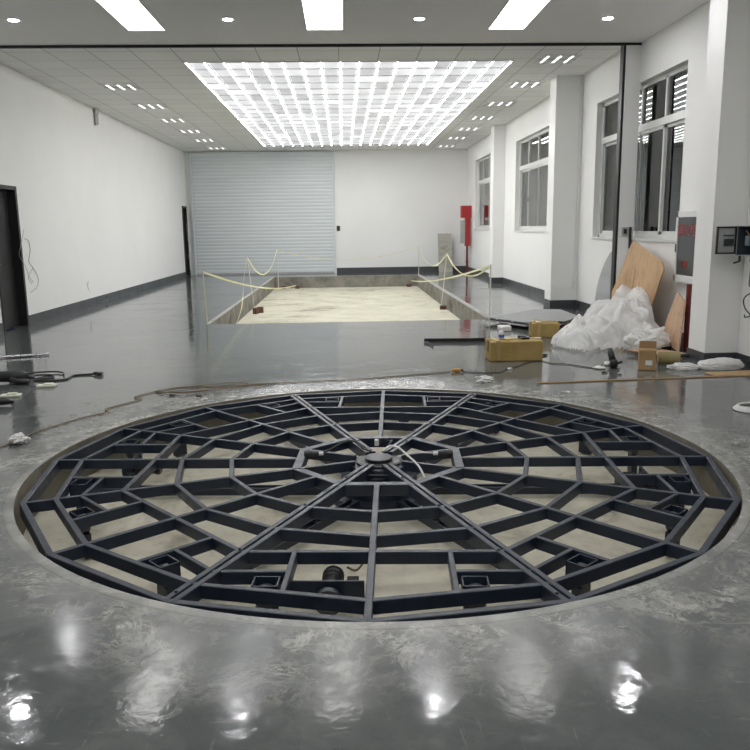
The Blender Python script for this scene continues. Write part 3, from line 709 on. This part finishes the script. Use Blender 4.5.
def barrier():
    # sticks and pale tape round the rectangular pit
    spec = [('A',(-2.21,12.50,0),(-2.23,12.50,.86),'stick at the near left corner of the rectangular pit'),
            ('B',(-2.02,17.6,-PD),(-2.16,17.7,.90),'stick standing in the left side of the rectangular pit on bricks'),
            ('C',(-2.05,24.6,-PD),(-2.05,24.5,.88),'stick at the far left corner of the rectangular pit'),
            ('D',(2.42,24.95,0),(2.43,24.95,.91),'stick at the far right corner of the rectangular pit'),
            ('E',(2.22,17.6,-PD),(2.33,17.5,.92),'stick standing in the right side of the rectangular pit on a brick'),
            ('F',(2.20,11.62,0),(2.21,11.60,.94),'stick on the floor at the near right corner of the rectangular pit')]
    T={}
    for n,b,t,l in spec:
        T[n]=(Vector(b),Vector(t)); tag(MB().tube([b,t],.011,7).build('barrier_stick', STICK),'thin pale '+l,'stick','barrier sticks round the rectangular pit')
    for (x,y,rz),l in zip(((-1.99,17.55,.3),(-2.0,17.32,1.2),(-1.98,24.55,.2),(2.17,17.6,.1),(-1.55,24.6,.0),(2.0,24.6,.5)),
        ('upper brick-red block by the left stick in the rectangular pit','brick-red block in front of the left stick in the rectangular pit','brick at the foot of the far left stick','brick at the foot of the right stick in the pit','small brick near the far left corner of the pit floor','small brick by the far right corner of the pit floor')):
        M=Matrix.Translation((x,y,-PD)) @ Matrix.Rotation(rz,4,'Z')
        z=.17 if 'front' in l or 'upper' in l else .12
        o=MB(); 
        lo=.025 if abs(y-17.55)<.1 or y>24 or x>0 else 0
        z*=.8; o.bbox((lo,-.045,0),(lo+.14,.045,z),.01,M); tag(o.build('brick', BRICK), l,'brick','loose bricks in the rectangular pit')
    def strip(pts,label,w=.032):
        P=spline(pts,10); vs=[];fs=[]
        for i,p in enumerate(P):
            tw=.5*math.sin(i*.21); vs+=[p+Vector((tw*w*.3,0,w/2)),p+Vector((-tw*w*.3,0,-w/2)),p+Vector((-tw*w*.3+.003,.003,-w/2)),p+Vector((tw*w*.3+.003,.003,w/2))]
        for i in range(len(P)-1):
            for k in range(4): fs.append((4*i+k,4*i+(k+1)%4,4*i+4+(k+1)%4,4*i+4+k))
        fs += [(3,2,1,0),tuple(4*(len(P)-1)+k for k in range(4))]
        tag(link_mesh('barrier_tape', vs, fs, TAPE), label,'tape','pale barrier tapes round the rectangular pit')
    def sag(a,b,s,n=5): return [a.lerp(b,i/n)+Vector((0,0,-s*4*(i/n)*(1-i/n))) for i in range(n+1)]
    A,B,Cc,D,E,F=[T[k][1]-Vector((0,0,.02)) for k in 'ABCDEF']
    strip(sag(A,T['C'][0]+Vector((.55,-.3,.12)),.16),'pale tape running low from the near left stick towards the far end of the pit')
    strip([T['A'][0]+Vector((0.02,-.03,.03)),A+Vector((.02,-.02,-.4)),A],'pale tape hanging down the near left stick',.025)
    strip(sag(B,Cc,.55),'pale tape drooping between the two left rear sticks')
    strip([B,Vector((-2.19,17.2,.42)),Vector((-2.10,16.2,.10)),Vector((-1.93,14.5,.0)),Vector((-1.80,12.9,-.04)),Vector((-1.79,12.62,-.10))],'pale tape trailing from the left stick down into the pit')
    strip(sag(Cc,D,.35,7),'pale tape across the far end of the pit before the shutter',.016)
    strip(sag(D,E,.42),'pale tape drooping between the two right rear sticks')
    strip(sag(E,F,.30),'pale tape from the right pit stick to the near right stick')
    strip(sag(F,T['D'][0]+Vector((-.3,-.6,-.15)),.1),'pale tape running low from the near right stick to the far right corner')
barrier()

# ------------------------------------------------------------------ floor clutter, right
def carton(name, lx, ly, h, loc, rz, label, m=CARTON, tape=True):
    r = empty(name, loc, rz, label, 'box')
    bm = bmesh.new(); bmesh.ops.create_cube(bm, size=1)
    bmesh.ops.subdivide_edges(bm, edges=bm.edges[:], cuts=4, use_grid_fill=True)
    for v in bm.verts:
        v.co = Vector((v.co.x*lx, v.co.y*ly, (v.co.z+.5)*h))
    for v in bm.verts:
        q = v.co+Vector(loc); d = noise.noise(q*5)*.012
        v.co.x += d; v.co.y += noise.noise(q*5+Vector((7,0,0)))*.012
        if v.co.z > .01: v.co.z += noise.noise(q*6+Vector((0,9,0)))*.012
    me = bpy.data.meshes.new('carton_body'); bm.to_mesh(me); bm.free(); me.materials.append(m)
    o = bpy.data.objects.new('carton_body', me); C.objects.link(o); o.parent = r
    b = o.modifiers.new('b','BEVEL'); b.width=.012; b.segments=2; b.limit_method='ANGLE'; b.angle_limit=R(50)
    if tape:
        t = MB(); t.bbox((-lx/2-.012,-.03,h-.003),(lx/2+.012,.03,h+.011),.003); t.bbox((-lx/2-.014,-.03,h*.45),(-lx/2-.006,.03,h+.008),.003); t.bbox((lx/2+.004,-.03,h*.45),(lx/2+.014,.03,h+.008),.003)
        t.bbox((-lx/2+.06,-ly/2-.014,.02),(-lx/2+.11,ly/2+.012,h+.0125),.003)
        t.build('packing_tape', CTAPE, r)
    return r
H1=.225
carton('carton',.60,.32,H1,(1.93,8.68,0),R(2),'large taped brown carton with a small bottle on top beside the turntable')
carton('carton',.36,.30,.20,(2.74,10.45,0),R(-4),'smaller yellowish brown carton beside the plastic film heap')
def carton_open():
    r = carton('carton',.17,.15,.22,(3.16,7.86,0),R(-20),'small open brown carton with a white label near the pipe',CARTON2,False)
    f=MB(); f.bbox((-.085,.07,.21),(.085,.078,.29),.002, Matrix.Rotation(R(8),4,'X')); f.bbox((-.10,-.07,.215),(-.085,.07,.222),.002); f.build('carton_flap', CARTON2, r)
    l=MB(); l.bbox((-.02,-.083,.06),(.05,-.078,.11),.001); l.build('white_label', WHITE, r)
carton_open()
def small_on_carton():
    r = empty('glue_bottle',(1.78,8.66,H1),0,'small white bottle with a blue label standing on the large carton','bottle')
    MB().lathe([(.03,0.008),(.034,.012),(.034,.09),(.030,.10),(.014,.115),(.014,.12)],None,16).build('bottle_body', WHITE, r, True)
    MB().lathe([(.0348,.03),(.0348,.065)],None,16).build('bottle_label', var_mat('blue_label',(.05,.10,.4),(.08,.14,.5),8,.4,.1,0), r)
    MB().lathe([(.015,.118),(.016,.14),(.010,.145)],None,12).build('bottle_cap', WHITE, r)
    m=MB(); m.bbox((2.0,8.62,H1+.008),(2.10,8.70,H1+.03),.008); m.lathe([(.05,0),(.052,.01),(.05,.03),(.03,.03)],Matrix.Translation((2.03,8.72,H1+.008)),16)
    tag(m.build('tape_measure', BLACK),'small black tool lying on top of the large carton','tool')
    m=MB(); m.bbox((1.83,8.58,H1+.008),(1.87,8.61,H1+.025),.006); tag(m.build('yellow_scrap', var_mat('yellow_plastic',(.6,.4,.03),(.7,.5,.06),9,.4,.1,0)),'tiny yellow cap on the large carton','cap')
    m=MB(); m.bbox((2.17,8.66,H1+.008),(2.24,8.69,H1+.02),.004); tag(m.build('small_clip', WHITE),'tiny white scrap on the right end of the large carton','scrap')
small_on_carton()
def facet(q):
    d = noise.voronoi(q, distance_metric='DISTANCE', exponent=2.5)[0]
    return d[1]-d[0]
def crumple(name, c, size, seed, mt, label, cat, sub=4, amp=.25, group=None, freq=1.5, squash=True):
    bm = bmesh.new(); bmesh.ops.create_icosphere(bm, subdivisions=sub, radius=1)
    s = Vector((seed*3.1,seed*1.7,seed*.9))
    for v in bm.verts:
        n = v.co.normalized(); q = n*freq+s
        r = 1-amp*.6+amp*(facet(q)*1.1+facet(q*2.3+s)*.5)+noise.noise(q*.7)*amp
        p = n*r
        v.co = Vector((p.x*size[0]/2, p.y*size[1]/2, (p.z+.75)*size[2]/1.85))
        if v.co.z < 0: v.co.z = .003 + .004*noise.noise(v.co*8)+.004
    bmesh.ops.recalc_face_normals(bm, faces=bm.faces)
    me=bpy.data.meshes.new(name); bm.to_mesh(me); bm.free(); me.materials.append(mt)
    for p in me.polygons: p.use_smooth = sub>4
    o=bpy.data.objects.new(name,me); C.objects.link(o); o.location=c
    return tag(o,label,cat,group)
def film_heap():
    # one continuous heap of crumpled sheet with sharp creases between broad soft folds
    n=150; X0,X1,Y0,Y1=2.60,3.93,8.95,11.2
    bumps=[(3.84,10.15,.42,.72,.80),(3.55,10.0,.50,.62,.66),(3.10,9.75,.40,.52,.40),(2.90,9.60,.30,.50,.22),(3.35,9.40,.50,.34,.26),(3.72,9.55,.24,.45,.50)]
    vs=[];fs=[];top={}
    for j in range(n+1):
        for i in range(n+1):
            x=X0+(X1-X0)*i/n; y=Y0+(Y1-Y0)*j/n
            q=Vector((x*2.6,y*2.6,.3)); wx=x+.12*noise.noise(q); wy=y+.12*noise.noise(q+Vector((5,5,5)))
            h=0
            for bx,by,sx,sy,a in bumps:
                e=((wx-bx)/sx)**2+((wy-by)/sy)**2
                if e<1: h=max(h,a*(1-e)**.62)
            w1=Vector((x*2.1+.5*noise.noise(q*.8),y*1.5+.5*noise.noise(q*.8+Vector((3,1,2))),0)); f1=facet(w1); f2=facet(w1*2.4+Vector((4,4,4))); f3=facet(w1*5.5)
            k=min(1,h/.12)
            z=h*.82+k*(.20*f1+.10*f2+.045*f3-.05)
            vs.append((min(X1,x+k*.05*noise.noise(Vector((x*5,y*5,z*5)))), y+k*.06*noise.noise(Vector((x*5+9,y*5,z*5))), max(z,.004) if h>0 else -1)); top[(i,j)]=len(vs)-1
    ok=lambda *k: all(vs[t][2]>=0 for t in k)
    for j in range(n):
        for i in range(n):
            a,b,c,d=top[(i,j)],top[(i+1,j)],top[(i+1,j+1)],top[(i,j+1)]
            if ok(a,b,c,d): fs.append((a,b,c,d))
    used=sorted({i for f in fs for i in f}); mp={u:i for i,u in enumerate(used)}
    o=link_mesh('plastic_film_heap',[vs[u] for u in used],[tuple(mp[i] for i in f) for f in fs],FILM,None,True)
    tag(o,'big heap of crumpled translucent white plastic film in front of the plywood','plastic film')
film_heap()
crumple('plastic_bag',(3.62,9.06,.03),(.50,.36,.28),3,FILM,'low crumpled plastic film at the front of the big heap','plastic film',5,.5)
crumple('plastic_bag',(3.93,7.80,0),(.52,.24,.13),9,FILM,'long whitish plastic bag at the foot of the nearest pillar','plastic bag',5,.18)
crumple('plastic_bag',(3.52,7.84,0),(.36,.2,.07),12,FILM,'flat clear plastic scrap right of the small open carton','plastic film',4,.5)
crumple('plastic_scrap',(2.85,8.15,0),(.10,.10,.05),14,FOIL,'little crumpled foil scrap between grinder and small carton','scrap',3,.5)
crumple('work_glove',(1.36,7.42,0),(.20,.14,.06),17,FOIL,'crumpled pale work glove on the floor just behind the turntable','glove',4,.6)
crumple('paper_scrap',(-2.36,5.50,0),(.16,.13,.08),21,FOIL,'crumpled white paper beside the left of the turntable','paper',4,.6)

def leaning():
    # big plywood, corner up
    def sheet(name,pts,M,mt,label,cat='board',t=.018):
        m=MB(); m.ngon(pts,0,t,M); o=m.build(name,mt); tag(o,label,cat); return o
    # local x along wall (world -y), local y up the lean
    def leanM(x,y,deg,rz=0): return Matrix.Translation((x,y,.0)) @ Matrix.Rotation(rz,4,'Z') @ Matrix.Rotation(R(90)-R(deg),4,'X')
    # frame facing -X: rotate so that local X -> world -Y
    M = leanM(3.935,11.50,6,-PI/2)
    # local x: 0 at Y=11.3 to 1.6 at Y=9.7
    sheet('plywood_sheet',[(.25,.02),(1.50,.02),(1.86,.93),(1.78,1.03),(.72,1.28),(.64,1.22),(.16,.52)],M,PLY,'large stained plywood sheet leaning behind the plastic film heap')
    m=MB(); m.bbox((.92,.62,.018),(.95,.90,.03),.002,M); tag(m.build('batten',PLY2),'short wooden batten stuck on the large plywood sheet','batten')
    M = leanM(3.93,9.46,10,-PI/2)
    sheet('plywood_sheet',[(.05,.12),(.62,.01),(.50,.60),(.24,.69),(.20,.62)],M,PLY2,'smaller pinkish plywood piece leaning below the fire cabinet')
    m=MB(); M=Matrix.Translation((3.62,8.78,.03)) @ Matrix.Rotation(R(25),4,'Z') @ Matrix.Rotation(R(4),4,'Y'); m.bbox((-.25,-.22,0),(.28,.2,.012),.003,M)
    tag(m.build('plywood_offcut',PLY2),'pale plywood offcut lying at the foot of the plastic heap','board')
    # rounded checker plate leaning on the wall behind the narrow column
    pts=[(0,.01),(1.1,.01),(1.1,1.18)]+[(1.1-1.1*math.sin(a),1.18*math.cos(a)*1.0) for a in [R(q) for q in range(10,90,8)]]+[(.0,.1)]
    pts=[(0,.01),(1.1,.01),(1.1,1.20)]+[(1.0-1.0*math.sin(R(q)),.22+.98*math.cos(R(q))) for q in range(4,90,7)]
    sheet('checker_plate',pts,Matrix.Translation((4.13,12.62,0)) @ Matrix.Rotation(-PI/2,4,'Z') @ Matrix.Rotation(R(86),4,'X'),CHECK2,'rounded light grey checker plate leaning on the wall behind the narrow column','plate',.01)
leaning()

def floor_plates():
    for i,(z,off,rz,l) in enumerate(((.05,0,0,'lowest fan shaped checker plate lying on the floor by the pit'),(.085,.05,.03,'topmost fan shaped checker plate lying on the floor by the pit'))):
        M=Matrix.Translation((off,off,z)) @ Matrix.Rotation(rz,4,'Z')
        pts=[(2.15,12.0),(2.62,11.15),(3.25,11.3),(3.62,11.9),(3.65,12.9),(3.2,13.0)]
        M=Matrix.Translation((2.9+off,12.0+off,z)) @ Matrix.Rotation(rz,4,'Z')
        m=MB(); m.ngon([(a-2.9,b-12.0) for a,b in pts],0,.012,M); tag(m.build('checker_plate',CHECK),l,'plate','fan shaped checker plates stacked on the floor')
    for x,y,l in ((2.45,11.75,'left'),(3.3,11.6,'right front'),(3.3,12.6,'rear')):
        m=MB(); m.bbox((x-.06,y-.05,0),(x+.06,y+.05,.05),.006); tag(m.build('wood_block',PLY2),'%s wooden block under the stacked checker plates'%l,'block','blocks under the checker plates')
    m=MB(); m.bbox((2.25,11.05,0),(2.42,11.25,.07),.012); tag(m.build('small_package',WHITE),'small white package on the floor in front of the checker plates','package')
floor_plates()

def angle_bars():
    # black L profile on floor behind the carton
    m=MB(); M=Matrix.Translation((1.05,10.12,0)) @ Matrix.Rotation(R(-4),4,'Z'); m.bbox((0,0,0),(1.2,.006,.05),.002,M); m.bbox((0,-.06,0),(1.2,0,.006),.002,M)
    M2=Matrix.Translation((1.05,10.12,0)) @ Matrix.Rotation(R(-80),4,'Z'); m.bbox((0.07,0,0),(.42,.006,.03),.002,M2)
    tag(m.build('steel_angle',BLACK),'black steel angle bar lying behind the large carton','steel bar')
    m=MB(); M=Matrix.Translation((3.42,9.85,.22)) @ Matrix.Rotation(R(-62),4,'Z') @ Matrix.Rotation(R(13),4,'Y'); m.bbox((0,0,0),(.95,.09,.07),.003,M)
    tag(m.build('steel_channel',BLACK),'black steel channel poking out of the plastic film heap','steel bar')
    r=empty('tin_can',(3.50,8.12,.072),R(-15),'yellowish brown tin roll lying right of the small open carton','tin')
    mt=var_mat('dull_yellow_tin',(.22,.18,.07),(.30,.25,.11),9,.5,.1,.1)
    MB().lathe([(.068,-.11),(.072,-.105),(.07,-.095),(.07,.095),(.072,.105),(.068,.11),(.05,.108)],Matrix.Rotation(PI/2,4,'Y'),24).build('tin_body',mt,r,True)
    MB().lathe([(.05,-.112),(.055,-.114),(.055,-.116)],Matrix.Rotation(PI/2,4,'Y'),20).build('tin_lid',CARTON2,r)
    # angle grinder
    r=empty('angle_grinder',(2.80,7.98,0),R(15),'black angle grinder standing on the floor between large carton and small carton','grinder')
    MB().tube([(0,-.06,.09),(0,-.03,.15),(0,.0,.21)],[.036,.034,.026],14).build('grinder_body',BLACK,r,True)
    MB().lathe([(.03,.02),(.042,.03),(.042,.09),(.030,.105),(.02,.11)],Matrix.Translation((0,-.08,0)),18).build('gear_head',BLACK,r,True)
    MB().lathe([(.06,.012),(.062,.014),(.062,.018),(.02,.02)],Matrix.Translation((0,-.08,0)),24).build('grinding_disc',STEEL2,r)
    MB().tube([(.04,-.07,.06),(.11,-.06,.07)],.014,10).build('side_handle',BLACK,r)
    crumple('paper_scrap',(2.69,7.98,0),(.15,.10,.03),31,FOIL,'white rag beside the black angle grinder','rag',3,.5)
    # long thin batten on the floor behind the turntable, right
    m=MB(); m.beam((1.86,7.26),(4.2,7.42),.022,.012,.012); tag(m.build('thin_batten',CARTON2),'long thin wooden batten on the floor behind the turntable at right','batten')
    m=MB(); M=Matrix.Translation((3.92,7.42,0)) @ Matrix.Rotation(R(8),4,'Z'); m.bbox((-.25,-.02,.0),(.28,.20,.012),.003,M); tag(m.build('cardboard_sheet',CARTON2),'flat brown cardboard on the floor against the right wall','cardboard')
    m=MB(); 
    for i in range(3): m.tube([(3.33+ .17*math.cos(a)*(1-.08*i), 6.0+.13*math.sin(a)*(1-.1*i), .012+.012*i) for a in [2*PI*k/28 for k in range(29)]],.009,7)
    tag(m.build('white_cable_coil',WHITE),'coil of white cable on the floor at the right edge','cable')
    for i,(x,y,s,l,mt) in enumerate(((2.66,7.72,.04,'tiny dark scrap in front of the black grinder',BLACK),(2.02,6.82,.035,'tiny white chip behind the turntable at right',FOIL),(1.75,8.02,.05,'white paper scrap in front of the large carton',FOIL),(2.33,8.85,.06,'small dark tool against the right end of the large carton',BLACK),(2.2,3.0,.05,'dark chip on the floor right of the turntable front',BLACK),(-1.6,7.05,.05,'tiny dark chip behind the turntable on the left',BLACK),(-1.35,7.0,.04,'second tiny dark chip behind the turntable',BLACK),(0.9,-.0,.0,'',None))):
        if mt: crumple('floor_scrap',(x,y,0),(s*1.6,s,s*.5),40+i,mt,l,'scrap',2,.5)
    tag(MB().tube(spline([(3.7,8.62,.02),(3.8,8.5,.03),(3.95,8.47,.05)],4),.02,8).build('black_hose',BLACK),'short black hose end at the foot of the red pipe','hose')
angle_bars()

def cords():
    # brown-orange cord sweeping in from the left to an orange connector
    z=.007
    P=[(-2.75,4.9,z),(-2.45,5.42,z),(-2.35,5.85,z),(-2.15,6.25,z),(-2.0,6.42,z),(-2.05,6.55,z),(-1.85,6.9,z),(-1.93,7.0,z),(-1.82,7.2,z),(-1.6,7.42,z),(-1.2,7.42,z),(-.8,7.5,z),(0,7.62,z),(.4,7.72,z),(.75,7.83,z),(1.1,7.95,z)]
    tag(MB().tube(spline(P,8),.0048,7).build('extension_cord',CABLE_O,None,True),'thin brown orange cord snaking over the floor behind the turntable','cord')
    L=[(-1.80,7.22,z),(-1.5,7.12,.012),(-1.2,7.28,.012),(-.95,7.48,.012),(-1.15,7.56,.012),(-1.5,7.40,.014),(-1.78,7.24,.014),(-1.6,7.12,.02),(-1.25,7.20,.02),(-.7,7.5,.012)]
    tag(MB().tube(spline(L,8),.0042,7).build('cord_loop',CABLE_O,None,True),'double loop of brown orange cord on the floor left behind the turntable','cord')
    r=empty('cord_connector',(1.16,7.93,.0),R(8),'orange connector joining the two cords behind the turntable','connector')
    MB().tube([(-.05,0,.02),(.0,0,.022),(.05,0,.02)],[.014,.022,.016],12).build('connector_body',var_mat('orange_plastic',(.55,.24,.02),(.62,.3,.04),9,.4,.1,0),r,True)
    MB().tube([(.05,0,.02),(.075,0,.02)],.012,10).build('connector_ring',BLACK,r)
    P=[(1.23,7.93,z),(1.4,7.86,z),(1.6,7.85,z),(1.72,8.05,z),(1.85,8.16,z),(2.05,8.42,z),(2.2,8.48,z),(2.28,8.30,z),(2.42,8.25,z),(2.55,8.08,z),(2.66,7.98,z),(2.78,8.1,.03)]
    tag(MB().tube(spline(P,8),.0048,7).build('extension_cord',BLACK,None,True),'black power cord running past the large carton to the grinder','cord')
cords()

def left_clutter():
    r=MB(); r.tube([(-4.9,9.15,.02),(-3.66,9.62,.02)],.016,12); tag(r.build('metal_tube',ALU),'grey metal tube lying on the floor at the left edge','tube')
    r=empty('power_drill',(-3.3,7.87,0),R(10),'black power drill lying on the floor at the left edge','drill')
    MB().tube([(-.28,.02,.06),(-.2,.0,.07),(.0,-.02,.07),(.06,-.02,.065)],[.03,.055,.065,.04],16).build('drill_body',BLACK,r,True)
    MB().tube([(.06,-.02,.065),(.14,-.03,.05)],[.028,.016],12).build('drill_chuck',STEEL2,r,True)
    MB().tube([(-.1,-.02,.06),(-.02,-.12,.035),(.1,-.15,.03)],[.035,.03,.028],12).build('drill_grip',BLACK,r,True)
    z=.01
    tag(MB().tube(spline([(-3.3,8.02,.04),(-3.15,8.22,z),(-3.05,8.05,z),(-3.2,7.95,z),(-3.05,7.88,z),(-2.88,7.95,z),(-2.87,8.15,z),(-2.72,8.2,z),(-2.65,8.2,.02)],8),.010,7).build('drill_cord',BLACK,None,True),'black drill cord with plug on the floor at left','cord')
    tag(MB().tube(spline([(-3.4,8.1,.05),(-3.2,8.35,.02),(-3.05,8.32,.015),(-2.98,8.18,.012)],6),.009,7).build('drill_cord',BLACK,None,True),'black cable looping behind the drill at left','cord')
    m=MB(); m.tube([(-2.67,8.2,.02),(-2.60,8.19,.02)],.018,10); m.bbox((-2.62,8.13,.0),(-2.57,8.2,.035),.006); tag(m.build('plug',BLACK),'black plug at the end of the drill cord','plug')
    for (x,y,rz),l in (((-2.95,7.62,.1),'pale foam piece on the floor in front of the drill'),((-3.12,7.18,.1),'pale foam piece nearest the left edge')):
        M=Matrix.Translation((x,y,0)) @ Matrix.Rotation(rz,4,'Z'); m=MB(); m.bbox((-.09,-.05,0),(.09,.05,.022),.008,M); m.bbox((-.03,-.03,.02),(.06,.03,.035),.006,M)
        tag(m.build('foam_piece',var_mat('pale_foam',(.6,.62,.5),(.7,.72,.6),9,.7,.1,.2)),l,'foam piece','pale foam pieces on the left floor')
    m=MB(); m.tube([(-3.2,6.75,.04),(-3.0,6.78,.045),(-2.93,6.80,.03)],[.04,.035,.012],12); tag(m.build('small_tool',BLACK,None,True),'black tool tip at the left edge of the floor','tool')
left_clutter()

def outside():
    # plain yard wall outside the windows so the dark panes have depth
    struct(MB().box((XR+1.1,-1,-.5),(XR+1.3,28,5)).build('wall_outside', concrete('outside_wall',(.42,.47,.45),(.50,.54,.52),(.30,.33,.32),1)))
outside()

# ------------------------------------------------------------------ world / view
w = bpy.data.worlds.new('world'); S.world = w; w.use_nodes = True
w.node_tree.nodes['Background'].inputs[0].default_value = (.02,.025,.035,1); w.node_tree.nodes['Background'].inputs[1].default_value = .6
S.view_settings.view_transform = 'Standard'; S.view_settings.look = 'None'; S.view_settings.exposure = 0.25; S.view_settings.gamma = 1
S.view_settings.use_curve_mapping = False
try:
    S.cycles.use_denoising = True; S.cycles.denoiser = 'OPENIMAGEDENOISE'; S.cycles.max_bounces = 10; S.cycles.diffuse_bounces = 5
    S.cycles.caustics_reflective = False; S.cycles.caustics_refractive = False; S.cycles.sample_clamp_indirect = 6
except Exception: pass
